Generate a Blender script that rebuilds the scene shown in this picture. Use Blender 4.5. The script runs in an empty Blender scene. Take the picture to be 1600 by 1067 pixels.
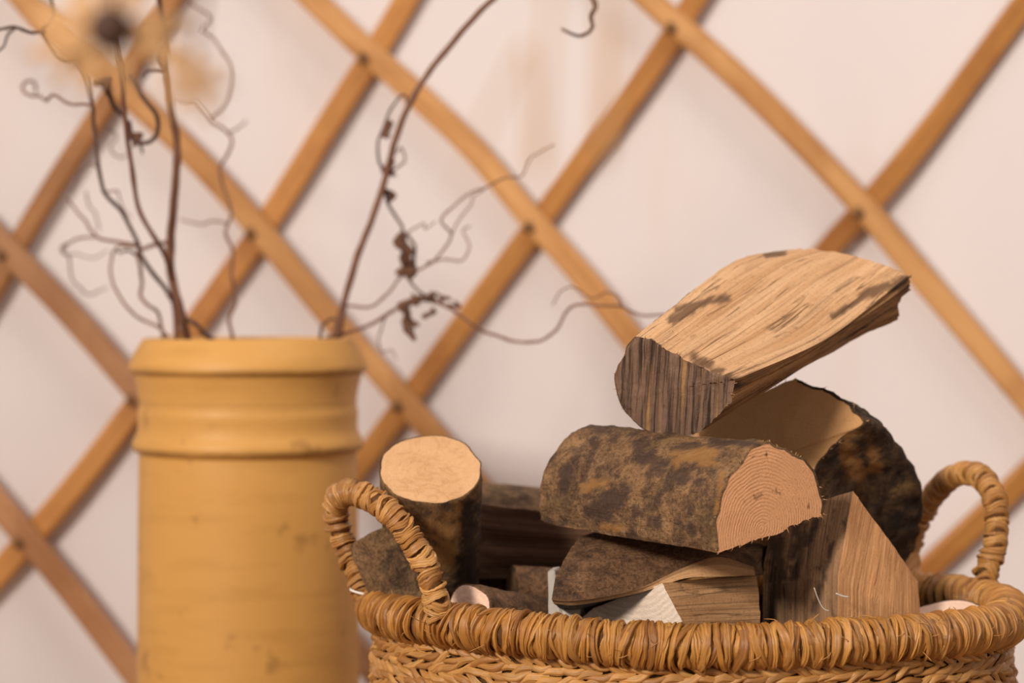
import bpy, math, random
from mathutils import Vector, Matrix, noise
random.seed(7)
S = bpy.context.scene
COL = S.collection
V = Vector

# ------------------------------------------------------------ camera
FPX = 3200.0
CAMZ = 0.50
PITCH = math.atan(53.5 / FPX)
cd = bpy.data.cameras.new('camera'); cam = bpy.data.objects.new('camera', cd); COL.objects.link(cam)
cd.sensor_width = 36.0; cd.lens = FPX * 36 / 1600
cam.location = (0, 0, CAMZ); cam.rotation_euler = (math.pi / 2 - PITCH, 0, 0)
cd.dof.use_dof = True; cd.dof.focus_distance = 1.385; cd.dof.aperture_fstop = 4.0
cd.clip_start = 0.05
S.camera = cam
# ------------------------------------------------------------ world, lights, exposure
w = bpy.data.worlds.new('world'); S.world = w; w.use_nodes = True
bg = w.node_tree.nodes['Background']; bg.inputs[0].default_value = (0.95, 0.88, 0.89, 1); bg.inputs[1].default_value = 0.34
def area(name, loc, target, size, power, color):
    l = bpy.data.lights.new(name, 'AREA'); l.shape = 'RECTANGLE'; l.size = size[0]; l.size_y = size[1]
    l.energy = power; l.color = color
    o = bpy.data.objects.new(name, l); COL.objects.link(o); o.location = loc
    o.rotation_euler = (V(target) - V(loc)).to_track_quat('-Z', 'Y').to_euler(); return o
key = area('doorway_daylight', (-1.55, -0.75, 1.65), (0.62, 2.0, 0.50), (0.5, 0.5), 35, (1.0, 0.90, 0.79)); key.data.spread = math.radians(100)
area('roof_crown_daylight', (0.5, 1.2, 2.6), (0.3, 1.7, 0.3), (1.0, 1.0), 20, (1.0, 0.90, 0.81))
area('front_right_fill', (1.3, -1.3, 1.1), (0.15, 1.45, 0.35), (0.5, 0.5), 11, (1.0, 0.86, 0.74))  # added fill lamp, not a real window; brightens sawn end and pale wedge face
S.view_settings.view_transform = 'Standard'; S.view_settings.look = 'None'
S.view_settings.gamma = 1.0; S.view_settings.use_curve_mapping = False
S.view_settings.exposure = -0.16

# ------------------------------------------------------------ helpers
CP, SP = math.cos(PITCH), math.sin(PITCH)
def P(px, py, d):
    x = (px - 800) / FPX; u = -(py - 533.5) / FPX
    ry = CP + u * SP; rz = -SP + u * CP
    return V((x * d / ry, d, CAMZ + rz * d / ry))
def to_px(p):
    y = p.y; z = p.z - CAMZ
    f = y * CP - z * SP; u = y * SP + z * CP
    return 800 + FPX * p.x / f, 533.5 - FPX * u / f
def empty(name, loc=(0, 0, 0), label=None, cat=None, group=None, kind=None):
    o = bpy.data.objects.new(name, None); COL.objects.link(o); o.location = loc; o.empty_display_size = .02
    tag(o, label, cat, group, kind); return o
def tag(o, label=None, cat=None, group=None, kind=None):
    if label: o['label'] = label
    if cat: o['category'] = cat
    if group: o['group'] = group
    if kind: o['kind'] = kind
    return o
def link(name, me, parent=None, mat=None, smooth=True):
    o = bpy.data.objects.new(name, me); COL.objects.link(o)
    if parent: o.parent = parent
    if mat and not me.materials: me.materials.append(mat)
    if smooth: me.shade_smooth()
    return o
STAINS = {}
def blob(sx, sy, lst):
    f = 0.0
    for (x0, y0, x1, y1, r) in lst:
        dx, dy = x1 - x0, y1 - y0; l2 = dx * dx + dy * dy
        t_ = max(0, min(1, ((sx - x0) * dx + (sy - y0) * dy) / l2)) if l2 else 0
        d = math.hypot(sx - x0 - dx * t_, sy - y0 - dy * t_)
        f = max(f, 1 - d / r)
    return f
def paint(me, base, seed):
    """real stains and bared patches of a log, stored per vertex"""
    st = STAINS.get(seed)
    if not st: return
    for an in ('stain', 'patch'):
        vals = []
        for v in me.vertices:
            p = v.co + base; x, y = to_px(p)
            g = me.attributes['grain'].data[v.index].vector
            n = noise.fractal(V((g.x * 22, g.y * 190, seed)), .7, 2.2, 5) if seed in (5, 11) else noise.fractal(V((p.x * 110, p.y * 110, p.z * 110)), .7, 2.2, 5)
            f = blob(x, y, st.get(an, []))
            vals.append(max(0, min(1, (f * .9 - .12 + n * .75) * 2.2)) * min(1, f * 4) if f > 0 else 0)
        a = me.attributes.new(an, 'FLOAT', 'POINT'); a.data.foreach_set('value', vals)
def mesh(name, vs, fs, grain=None):
    me = bpy.data.meshes.new(name); me.from_pydata([tuple(v) for v in vs], [], fs); me.validate(); me.update()
    if grain:
        a = me.attributes.new('grain', 'FLOAT_VECTOR', 'POINT')
        flat = []
        for g in grain: flat += list(g)
        a.data.foreach_set('vector', flat)
    return me
def cr(p0, p1, p2, p3, t):
    return 0.5 * ((2 * p1) + (p2 - p0) * t + (2 * p0 - 5 * p1 + 4 * p2 - p3) * t * t + (3 * p1 - p0 - 3 * p2 + p3) * t * t * t)
def spline(pts, n):
    """resample a polyline of Vectors through Catmull-Rom, n steps a span"""
    out = []
    for i in range(len(pts) - 1):
        p0 = pts[i - 1] if i else pts[0] * 2 - pts[1]
        p3 = pts[i + 2] if i + 2 < len(pts) else pts[-1] * 2 - pts[-2]
        for k in range(n): out.append(cr(p0, pts[i], pts[i + 1], p3, k / n))
    out.append(pts[-1].copy()); return out

# ------------------------------------------------------------ materials
class NT:
    def __init__(s, name):
        s.m = bpy.data.materials.new(name); s.m.use_nodes = True
        s.t = s.m.node_tree; s.b = s.t.nodes['Principled BSDF']; s.b.inputs['Specular IOR Level'].default_value = .3
    def n(s, typ, **kw):
        x = s.t.nodes.new(typ)
        for k, v in kw.items():
            if k.startswith('_'): setattr(x, k[1:], v)
            else:
                key = k.replace('__', ' ')
                x.inputs[key].default_value = v
        return x
    def l(s, a, b): s.t.links.new(a, b)
    def vec(s, kind='obj', scale=(1, 1, 1)):
        if kind == 'obj': src = s.n('ShaderNodeTexCoord').outputs['Object']
        else:
            a = s.n('ShaderNodeAttribute'); a.attribute_name = 'grain'; src = a.outputs['Vector']
        mp = s.n('ShaderNodeMapping'); mp.inputs['Scale'].default_value = scale; s.l(src, mp.inputs[0]); return mp.outputs[0]
    def noise(s, v, scale, detail=6, rough=.6, dist=0.0):
        x = s.n('ShaderNodeTexNoise', Scale=scale, Detail=detail, Roughness=rough, Distortion=dist); s.l(v, x.inputs['Vector']); return x.outputs['Fac']
    def ramp(s, f, stops, interp='LINEAR'):
        r = s.n('ShaderNodeValToRGB'); cr_ = r.color_ramp; cr_.interpolation = interp
        while len(cr_.elements) < len(stops): cr_.elements.new(.5)
        for e, (p, c) in zip(cr_.elements, stops):
            e.position = p; e.color = (c, c, c, 1) if isinstance(c, (int, float)) else (*c, 1)
        s.l(f, r.inputs[0]); return r.outputs[0]
    def mix(s, f, a, b, mode='MIX'):
        x = s.n('ShaderNodeMix', _data_type='RGBA', _blend_type=mode)
        for sock, val in ((x.inputs[0], f), (x.inputs[6], a), (x.inputs[7], b)):
            if hasattr(val, 'is_linked'): s.l(val, sock)
            elif isinstance(val, (int, float)): sock.default_value = val
            else: sock.default_value = (*val, 1)
        return x.outputs[2]
    def math(s, op, a, b=None):
        x = s.n('ShaderNodeMath', _operation=op)
        for sock, val in ((x.inputs[0], a), (x.inputs[1], b)):
            if val is None: continue
            if hasattr(val, 'is_linked'): s.l(val, sock)
            else: sock.default_value = val
        return x.outputs[0]
    def out(s, col, rough=.7, bump=None, strength=.5, dist=.002):
        s.l(col, s.b.inputs['Base Color']) if hasattr(col, 'is_linked') else setattr(s.b.inputs['Base Color'], 'default_value', (*col, 1))
        if hasattr(rough, 'is_linked'): s.l(rough, s.b.inputs['Roughness'])
        else: s.b.inputs['Roughness'].default_value = rough
        if bump is not None:
            b = s.n('ShaderNodeBump', Strength=strength, Distance=dist); s.l(bump, b.inputs['Height']); s.l(b.outputs[0], s.b.inputs['Normal'])
        return s.m

def add_marks(t, c, stain, patch):
    for an, cc in (('stain', stain), ('patch', patch)):
        a = t.n('ShaderNodeAttribute'); a.attribute_name = an
        c = t.mix(t.math('MULTIPLY', a.outputs['Fac'], .88), c, cc)
    return c
def bark_mat(name, base, dark, light, moss=None, scale=1.0, darkamt=.5, seed=0.0):
    t = NT(name); v = t.vec('obj')
    mp = t.n('ShaderNodeMapping'); mp.inputs['Location'].default_value = (seed, seed * .7, seed * 1.3); t.l(v, mp.inputs[0]); v = mp.outputs[0]
    g = t.vec('g', (40, 130, 1))
    n1 = t.noise(v, 22 * scale, 8, .65, .6); n2 = t.noise(v, 85 * scale, 8, .7, .4); n3 = t.noise(v, 420, 6, .75)
    n4 = t.noise(g, 1.0, 6, .7, .8)
    c = t.mix(t.ramp(n2, [(.38, 0), (.62, 1)]), base, light)
    c = t.mix(t.math('MULTIPLY', t.ramp(t.math('ADD', t.math('MULTIPLY', n1, .6), t.math('MULTIPLY', n2, .4)), [(.36 + .06 * darkamt, 1), (.46 + .08 * darkamt, 0)]), .85), c, dark)
    if moss:
        n5 = t.noise(v, 33 * scale + 3, 5, .6, .3)
        c = t.mix(t.math('MULTIPLY', t.ramp(n5, [(.50, 0), (.68, 1)]), .45), c, moss)
    c = t.mix(t.math('MULTIPLY', t.ramp(n3, [(.40, 1), (.52, 0)]), .55), c, [x * .35 for x in dark])
    c = t.mix(t.math('MULTIPLY', t.ramp(n3, [(.60, 0), (.70, 1)]), .45), c, [min(1, x * 1.9) for x in light])
    c = add_marks(t, c, t.mix(n3, [x * .6 for x in dark], [x * 1.8 for x in dark]), t.mix(n2, (.36, .15, .04), (.50, .27, .09)))
    h = t.math('ADD', t.math('MULTIPLY', n2, 1.0), t.math('MULTIPLY', n3, .45))
    h = t.math('ADD', h, t.math('MULTIPLY', n4, .8)); h = t.math('ADD', h, t.math('MULTIPLY', n1, 1.2))
    return t.out(c, .74, h, 1.0, .006)

def split_mat(name, light, mid, dark, stain=.3, streak=1.0, seed=0.0, crack=.5):
    t = NT(name)
    g = t.vec('g', (7, 160, 1)); g2 = t.vec('g', (3, 420, 1)); o = t.vec('obj'); g3 = t.vec('g', (14, 60, 1))
    mp = t.n('ShaderNodeMapping'); mp.inputs['Location'].default_value = (seed, seed, seed); t.l(g, mp.inputs[0])
    mp3 = t.n('ShaderNodeMapping'); mp3.inputs['Location'].default_value = (seed * 2, seed, seed); t.l(g3, mp3.inputs[0])
    a = t.noise(mp.outputs[0], 1.0, 6, .6, .5); b = t.noise(g2, 1.0, 4, .6, .3); s = t.noise(mp3.outputs[0], 1.0, 6, .65, 1.2)
    f = t.noise(o, 500, 4, .7)
    c = t.mix(t.ramp(a, [(.36, 0), (.62, 1)]), mid, light)
    c = t.mix(t.math('MULTIPLY', t.ramp(b, [(.36, 1), (.47, 0)]), .5 * streak), c, dark)
    c = t.mix(t.ramp(s, [(.5 - .22 * (1 - stain), 1), (.56 - .18 * (1 - stain), 0)]), c, dark) if stain > 0 else c
    c = t.mix(t.math('MULTIPLY', t.ramp(f, [(.34, 1), (.46, 0)]), .35), c, dark)
    c = add_marks(t, c, t.mix(a, [x * .4 for x in dark], [x * 1.0 for x in dark]), t.mix(a, light, mid))
    gc = t.vec('g', (3.5, 95, 1)); mpc = t.n('ShaderNodeMapping'); mpc.inputs['Location'].default_value = (seed * 3, seed, seed); t.l(gc, mpc.inputs[0])
    cn = t.noise(mpc.outputs[0], 1.0, 4, .55, .15); ck = t.ramp(cn, [(.488, 0), (.5, 1), (.512, 0)]); ck = t.math('MULTIPLY', ck, t.ramp(t.noise(o, 30, 3), [(.42, 0), (.56, 1)]))
    c = t.mix(t.math('MULTIPLY', ck, .55 * crack), c, dark)
    h = t.math('ADD', t.math('MULTIPLY', a, .8), t.math('MULTIPLY', b, .7)); h = t.math('ADD', h, t.math('MULTIPLY', f, .3))
    h = t.math('SUBTRACT', h, t.math('MULTIPLY', ck, .8 * crack))
    return t.out(c, .72, h, .8, .003)

def end_mat(name, light, ring, dark, rings=260.0, ringamt=.5, stain=.12, saw=None, blotch=None):
    t = NT(name); g = t.vec('g'); o = t.vec('obj')
    d = t.noise(g, 26, 3, .5)
    ln = t.n('ShaderNodeVectorMath', _operation='LENGTH'); t.l(g, ln.inputs[0])
    r = t.math('ADD', ln.outputs['Value'], t.math('MULTIPLY', d, .010))
    wv = t.math('SINE', t.math('MULTIPLY', r, rings * 6.283))
    wv = t.math('MULTIPLY', t.math('ADD', wv, 1.0), .5)
    n = t.noise(o, 70, 6, .6, .4); f = t.noise(o, 650, 4, .7); big = t.noise(o, 28, 4, .6, .6)
    wv2 = t.math('MULTIPLY', wv, t.ramp(n, [(.35, .35), (.65, 1)]))
    c = t.mix(t.math('MULTIPLY', wv2, ringamt), light, ring)
    c = t.mix(t.math('MULTIPLY', t.ramp(big, [(.38, 0), (.66, 1)]), .45), c, ring)
    c = t.mix(t.ramp(n, [(.24 + stain * .4, 1), (.30 + stain * .5, 0)]), c, dark)
    if blotch:
        vo = t.noise(g, 42, 3, .55, 1.6); c = t.mix(t.math('MULTIPLY', t.ramp(vo, [(.46, 0), (.50, 1), (.58, 0)]), t.math('MULTIPLY', t.ramp(big, [(.40, 0), (.60, 1)]), .55)), c, blotch)
    c = t.mix(t.math('MULTIPLY', t.ramp(f, [(.36, 1), (.46, 0)]), .3), c, dark)
    h = t.math('ADD', t.math('MULTIPLY', wv, .12), t.math('MULTIPLY', f, .5))
    if saw:
        gs = t.vec('g', (saw, 9, 1)); sn = t.noise(gs, 1.0, 5, .7, .25)
        c = t.mix(t.ramp(sn, [(.40, 1), (.54, 0)]), c, dark)
        gs2 = t.vec('g', (saw * .45, 5, 1)); s2 = t.noise(gs2, 1.0, 3, .5, .2)
        c = t.mix(t.math('MULTIPLY', t.ramp(s2, [(.60, 0), (.66, 1)]), .6), c, (.50, .27, .08))
        h = t.math('ADD', h, t.math('MULTIPLY', sn, 2.2))
    return t.out(c, .75, h, .7, .0025)

M = {}
M['bark_olive'] = bark_mat('bark_olive', (.28, .145, .064), (.072, .040, .028), (.45, .25, .115), (.33, .20, .075), .8, .8, 1.0)
M['bark_dark'] = bark_mat('bark_dark', (.075, .040, .023), (.018, .011, .008), (.13, .068, .03), (.45, .26, .08), 1.2, .8, 3.0)
M['bark_brown'] = bark_mat('bark_brown', (.19, .092, .044), (.042, .023, .015), (.31, .16, .075), None, 1.0, .5, 5.0)
M['bark_green'] = bark_mat('bark_green', (.25, .13, .06), (.06, .032, .022), (.36, .205, .095), (.30, .20, .08), .9, .6, 8.0)
M['bark_rust'] = bark_mat('bark_rust', (.20, .10, .04), (.035, .018, .011), (.36, .19, .075), None, .55, 1.0, 11.0)
M['split_gold'] = split_mat('split_gold', (.66, .40, .215), (.55, .30, .14), (.17, .08, .035), .03, .9, 2.0, 1.0)
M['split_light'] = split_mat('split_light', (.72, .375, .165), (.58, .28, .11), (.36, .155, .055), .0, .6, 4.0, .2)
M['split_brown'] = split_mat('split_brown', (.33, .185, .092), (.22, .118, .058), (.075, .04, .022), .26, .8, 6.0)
M['split_dark'] = split_mat('split_dark', (.44, .225, .085), (.24, .115, .045), (.04, .02, .012), .36, 1.0, 8.0, 1.0)
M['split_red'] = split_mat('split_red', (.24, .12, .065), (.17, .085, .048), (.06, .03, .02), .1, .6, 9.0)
M['split_tan'] = split_mat('split_tan', (.56, .32, .15), (.42, .22, .095), (.12, .06, .03), .08, 1.0, 12.0)
M['end_fresh'] = end_mat('end_fresh', (.96, .52, .265), (.76, .38, .175), (.25, .12, .055), 430, .42, .16)
M['end_round'] = end_mat('end_round', (.66, .39, .20), (.54, .295, .14), (.38, .19, .08), 120, .15, .05, None, (.46, .235, .09))
M['end_amber'] = end_mat('end_amber', (.50, .27, .115), (.42, .215, .08), (.26, .13, .05), 60, .12, -.4)
M['end_pale'] = end_mat('end_pale', (.86, .72, .60), (.68, .52, .40), (.5, .33, .22), 230, .6, .0)
M['end_pink'] = end_mat('end_pink', (.82, .57, .44), (.70, .46, .34), (.48, .28, .18), 180, .35, .0)
M['end_saw'] = end_mat('end_saw', (.27, .165, .11), (.18, .105, .07), (.045, .026, .018), 10, .2, .1, 330)
M['end_old'] = end_mat('end_old', (.20, .11, .05), (.12, .065, .03), (.03, .018, .012), 200, .4, .3)
STAINS[2] = {'stain': [(996, 690, 1022, 728, 26), (1022, 728, 1042, 722, 12), (1050, 700, 1140, 694, 9), (1110, 690, 1185, 694, 9), (968, 774, 934, 802, 26), (1060, 815, 1080, 828, 12), (880, 735, 890, 760, 20), (900, 665, 950, 668, 12), (1060, 748, 1090, 752, 12), (990, 800, 1030, 815, 14)],
             'patch': [(1062, 716, 1108, 714, 22), (940, 822, 970, 826, 8), (1128, 740, 1120, 800, 5), (915, 760, 945, 755, 13)]}
STAINS[5] = {'stain': [(1058, 482, 1136, 466, 11), (1052, 500, 1080, 486, 12), (1085, 560, 1150, 600, 14), (1345, 465, 1412, 440, 13), (1300, 492, 1350, 465, 9), (1196, 398, 1226, 396, 6), (1240, 590, 1180, 640, 12)],
             'patch': [(1110, 600, 1128, 626, 8), (1250, 570, 1320, 520, 7), (1085, 660, 1105, 650, 7)]}
STAINS[7] = {'stain': [], 'patch': [(1325, 700, 1335, 735, 22), (1362, 706, 1368, 730, 14), (1345, 670, 1320, 690, 8)]}
STAINS[11] = {'stain': [(1215, 850, 1210, 980, 24), (1250, 820, 1240, 900, 14), (1288, 780, 1262, 850, 8), (1300, 850, 1270, 960, 7)], 'patch': [(1300, 800, 1310, 830, 14)]}
STAINS[17] = {'stain': [(735, 800, 735, 900, 30)], 'patch': [(690, 815, 700, 850, 26), (660, 850, 700, 880, 16), (715, 790, 712, 860, 9)]}
def straw_mat(name, a, b, c_, dk):
    t = NT(name); oi = t.n('ShaderNodeObjectInfo'); g = t.vec('g', (900, 45, 1))
    at = t.n('ShaderNodeAttribute'); at.attribute_name = 'tint'
    rnd = t.math('FRACT', t.math('ADD', oi.outputs['Random'], at.outputs['Fac']))
    c = t.ramp(rnd, [(0, a), (.45, b), (.8, c_), (1, a)])
    n = t.noise(g, 1.0, 4, .6); o = t.noise(t.vec('g', (30, 40, 1)), 1.0, 4, .6)
    c = t.mix(t.math('MULTIPLY', t.ramp(n, [(.35, 1), (.6, 0)]), .55), c, dk)
    c = t.mix(t.math('MULTIPLY', t.ramp(o, [(.58, 0), (.72, 1)]), .4), c, (.70, .44, .19))
    t.b.inputs['Specular IOR Level'].default_value = .45
    return t.out(c, .42, n, .8, .0012)
M['straw'] = straw_mat('rush_straw', (.44, .185, .036), (.56, .27, .062), (.27, .105, .022), (.10, .038, .010))
M['straw_pale'] = straw_mat('rush_straw_pale', (.46, .205, .050), (.62, .32, .095), (.33, .14, .034), (.13, .052, .014))
t = NT('basket_core'); M['core'] = t.out(t.mix(t.noise(t.vec('obj'), 300, 4), (.04, .016, .006), (.14, .058, .016)), .9)
t = NT('white_cord'); M['cord'] = t.out((.80, .74, .68), .8)
t = NT('pale_offcut'); M['offcut'] = t.out(t.mix(t.noise(t.vec('g', (6, 200, 1)), 1, 4), (.44, .39, .34), (.56, .50, .44)), .7)

# lath wood
def lath_mat(name, a, b, c_):
    t = NT(name); g = t.vec('g', (4, 110, 110)); g2 = t.vec('g', (6, 14, 14))
    oi = t.n('ShaderNodeObjectInfo')
    n = t.noise(g, 1, 5, .6, .8); m = t.noise(g2, 1, 5, .6, .6)
    c = t.mix(t.ramp(n, [(.35, 0), (.65, 1)]), a, b)
    c = t.mix(t.math('MULTIPLY', t.ramp(m, [(.45, 0), (.68, 1)]), .75), c, c_)
    hs = t.n('ShaderNodeHueSaturation'); hs.inputs['Value'].default_value = 1
    t.l(t.math('ADD', t.math('MULTIPLY', oi.outputs['Random'], .22), .90), hs.inputs['Value']); t.l(c, hs.inputs['Color'])
    return t.out(hs.outputs[0], .5, n, .2, .001)
M['lath'] = lath_mat('lath_wood', (.50, .235, .075), (.66, .35, .135), (.36, .145, .042))
M['lath_back'] = lath_mat('lath_wood_back', (.42, .175, .040), (.54, .245, .062), (.30, .105, .024))
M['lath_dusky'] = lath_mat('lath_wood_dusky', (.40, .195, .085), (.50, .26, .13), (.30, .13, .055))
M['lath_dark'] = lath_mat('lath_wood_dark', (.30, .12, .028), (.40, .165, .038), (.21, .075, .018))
t = NT('knot_cord'); M['knot'] = t.out((.20, .10, .045), .9)

# canvas
t = NT('canvas'); o = t.vec('obj'); n = t.noise(o, 1.6, 3, .5); f = t.noise(t.vec('obj', (1, 1, .25)), 7, 4, .6); wv = t.noise(o, 900, 2, .5)
c = t.mix(n, (.72, .665, .665), (.79, .725, .71)); c = t.mix(t.math('MULTIPLY', t.ramp(f, [(.55, 0), (.75, 1)]), .30), c, (.74, .57, .48))
M['canvas'] = t.out(c, .9, wv, .15, .0005)
t = NT('floor_boards'); M['floor'] = t.out(t.mix(t.noise(t.vec('obj', (1, 12, 1)), 5, 5), (.22, .12, .06), (.34, .20, .10)), .6)
# clay
t = NT('clay'); o = t.vec('obj'); n = t.noise(o, 8, 5, .6); st = t.noise(t.vec('obj', (1, 1, 6)), 9, 6, .65); sp = t.noise(o, 26, 4, .55)
c = t.mix(n, (.54, .27, .066), (.64, .345, .098))
c = t.mix(t.math('MULTIPLY', t.ramp(st, [(.35, 1), (.5, 0)]), .35), c, (.42, .21, .05))
c = t.mix(t.math('MULTIPLY', t.ramp(sp, [(.30, 1), (.36, 0)]), .5), c, (.26, .12, .035))
sx = t.n('ShaderNodeSeparateXYZ'); t.l(o, sx.inputs[0])
for zc_, wz, am in ((.370, .0045, .75), (.4415, .006, .6), (.413, .003, .25)):
    dz = t.math('ABSOLUTE', t.math('SUBTRACT', sx.outputs['Z'], zc_)); rr_ = t.n('ShaderNodeMapRange'); t.l(dz, rr_.inputs[0]); rr_.inputs[1].default_value = 0; rr_.inputs[2].default_value = wz; rr_.inputs[3].default_value = am; rr_.inputs[4].default_value = 0
    c = t.mix(t.math('MULTIPLY', rr_.outputs[0], t.ramp(t.noise(o, 22, 4), [(.35, .3), (.6, 1)])), c, (.20, .10, .03))
M['clay'] = t.out(c, .5, t.noise(o, 120, 4, .6), .12, .001)
def twig_mat(name, a, b):
    t = NT(name); return t.out(t.mix(t.noise(t.vec('obj'), 60, 4), a, b), .7, t.noise(t.vec('obj'), 250, 3), .4, .001)
M['twig'] = twig_mat('twig_bark', (.13, .058, .034), (.26, .125, .08))
M['twig_dark'] = twig_mat('twig_bark_dark', (.055, .028, .022), (.12, .06, .045))
M['leaf'] = twig_mat('dead_leaf', (.10, .045, .025), (.19, .09, .05))
M['petal'] = twig_mat('dried_petal', (.44, .23, .09), (.60, .36, .17))
M['seed'] = twig_mat('seed_head', (.03, .014, .009), (.08, .035, .02))

# ------------------------------------------------------------ structure
YR = 3.2; CY = 2.325
def wall_y(x): return CY - (YR - math.sqrt(YR * YR - x * x))
vs, fs = [], []
NX, NZ = 160, 80
for j in range(NZ + 1):
    for i in range(NX + 1):
        x = -2.4 + 4.8 * i / NX; z = 2.4 * j / NZ
        fold = .010 * noise.noise(V((x * 3.0, 0, z * .8))) + .004 * noise.noise(V((x * 11, 3, z * 2)))
        vs.append((x, wall_y(x) + abs(fold) + .002, z))
for j in range(NZ):
    for i in range(NX):
        a = j * (NX + 1) + i; fs.append((a, a + 1, a + NX + 2, a + NX + 1))
o = link('wall_back', mesh('wall_back', vs, fs), None, M['canvas']); o['kind'] = 'structure'
sol = o.modifiers.new('s', 'SOLIDIFY'); sol.thickness = .003; sol.offset = 1
me = mesh('floor', [(-2.6, -1.5, 0), (2.6, -1.5, 0), (2.6, 2.7, 0), (-2.6, 2.7, 0), (-2.6, -1.5, -.04), (2.6, -1.5, -.04), (2.6, 2.7, -.04), (-2.6, 2.7, -.04)],
          [(0, 1, 2, 3), (7, 6, 5, 4), (0, 4, 5, 1), (1, 5, 6, 2), (2, 6, 7, 3), (3, 7, 4, 0)])
o = link('floor', me, None, M['floor'], False); o['kind'] = 'structure'

# ------------------------------------------------------------ lattice of laths
def on_wall(px, py, off):
    d = 2.28
    for _ in range(6):
        p = P(px, py, d); d = wall_y(p.x) - off
    return P(px, py, d)
lattice = empty('lattice_panel', (0, 2.3, 0), 'criss-cross lattice of golden wooden laths against the pale canvas wall', 'lattice')
LP = V((0, 2.3, 0))
def lath(pts, off, mat, width=.031, thick=.011, seed=0):
    """pts in photo pixels on the wall; extended at both ends"""
    q = [on_wall(x, y, off) for x, y in pts]
    q = spline(q, 6)
    # resample + extend to floor / shoulder height in the wall's surface
    def ext(p, d, n):
        out = []
        cur = p.copy(); dd = V((d.x, 0, d.z)).normalized()
        for _ in range(n):
            cur = cur + dd * .06
            if cur.z < .012 or cur.z > 1.25 or abs(cur.x) > 1.5: break
            out.append(V((cur.x, wall_y(cur.x) - off, cur.z)))
        return out
    head = ext(q[0], q[0] - q[2], 30)[::-1]; tail = ext(q[-1], q[-1] - q[-3], 30)
    q = head + q + tail
    vs, fs, gr = [], [], []
    sec = [(-.5, -.32), (-.36, -.5), (.36, -.5), (.5, -.32), (.5, .32), (.36, .5), (-.36, .5), (-.5, .32)]
    L = 0
    for i, p in enumerate(q):
        if i: L += (p - q[i - 1]).length
        tg = (q[min(i + 1, len(q) - 1)] - q[max(i - 1, 0)]).normalized()
        nrm = V((0, 1, 0)); nrm = (nrm - tg * nrm.dot(tg)).normalized(); sd = tg.cross(nrm)
        wv = width * (1 + .06 * noise.noise(V((L * 9, seed * 3.1, 0)))); wob = .002 * noise.noise(V((L * 5, seed, 9)))
        for a, b in sec:
            vs.append(p + sd * (a * wv + wob) + nrm * (b * thick) - LP); gr.append((L + seed, a * width, b * thick))
    n = len(sec)
    for i in range(len(q) - 1):
        for k in range(n):
            a = i * n + k; b = i * n + (k + 1) % n; fs.append((a, b, b + n, a + n))
    fs.append(tuple(range(n))[::-1]); fs.append(tuple(range(len(vs) - n, len(vs))))
    return link('lath', mesh('lath', vs, fs, gr), lattice, mat, False), q
OF, OB = .0255, .0105
front = [[(0, 375), (110, 492), (210, 608)], [(0, 790), (105, 915), (215, 1060)],
         [(28, -10), (66, 30), (180, 128), (283, 223), (354, 299), (400, 354), (525, 505), (603, 594), (680, 682)],
         [(478, -12), (538, 47), (577, 84), (653, 152), (742, 236), (826, 336), (900, 420), (990, 532)],
         [(1000, -14), (1030, 14), (1173, 141), (1342, 317), (1429, 420), (1600, 622)], [(1610, -260), (1830, 60)]]
back = [[(0, 893), (110, 768), (210, 636), (400, 372), (580, 92), (640, -10)],
        [(0, 432), (60, 330), (160, 172), (275, -10)],
        [(570, 716), (700, 540), (850, 335), (1000, 130), (1095, -15)],
        [(1290, 395), (1390, 280), (1500, 140), (1612, -10)],
        [(1400, 935), (1500, 840), (1610, 735)],
        [(-560, 740), (-460, 590)]]
laths_f, laths_b = [], []
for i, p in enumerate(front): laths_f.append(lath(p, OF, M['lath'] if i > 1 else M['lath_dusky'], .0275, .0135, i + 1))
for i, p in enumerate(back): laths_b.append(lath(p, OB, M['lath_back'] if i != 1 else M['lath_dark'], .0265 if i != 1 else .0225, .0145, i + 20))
# cord knots where laths cross
def knot_mesh():
    vs, fs = [], []
    n, m = 10, 6
    for i in range(m + 1):
        a = math.pi * i / m
        for k in range(n):
            b = 2 * math.pi * k / n; r = .0062 * (1 + .25 * math.sin(3 * b + i))
            vs.append((r * math.sin(a) * math.cos(b), -.006 * math.cos(a), r * 1.15 * math.sin(a) * math.sin(b)))
    for i in range(m):
        for k in range(n): fs.append((i * n + k, i * n + (k + 1) % n, (i + 1) * n + (k + 1) % n, (i + 1) * n + k))
    return mesh('knot', vs, fs)
KM = knot_mesh(); KM.materials.append(M['knot'])
for fo, fq in laths_f:
    for bo, bq in laths_b:
        best = None
        for i in range(len(fq) - 1):
            for j in range(len(bq) - 1):
                a, b, c, d = fq[i], fq[i + 1], bq[j], bq[j + 1]
                den = (b.x - a.x) * (d.z - c.z) - (b.z - a.z) * (d.x - c.x)
                if abs(den) < 1e-9: continue
                s = ((c.x - a.x) * (d.z - c.z) - (c.z - a.z) * (d.x - c.x)) / den
                u = ((c.x - a.x) * (b.z - a.z) - (c.z - a.z) * (b.x - a.x)) / den
                if 0 <= s <= 1 and 0 <= u <= 1: best = a.lerp(b, s)
        if best:
            k = link('cord_knot', KM, fo); k.location = best + V((-.009, -.0075, -.004)) - LP

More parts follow.
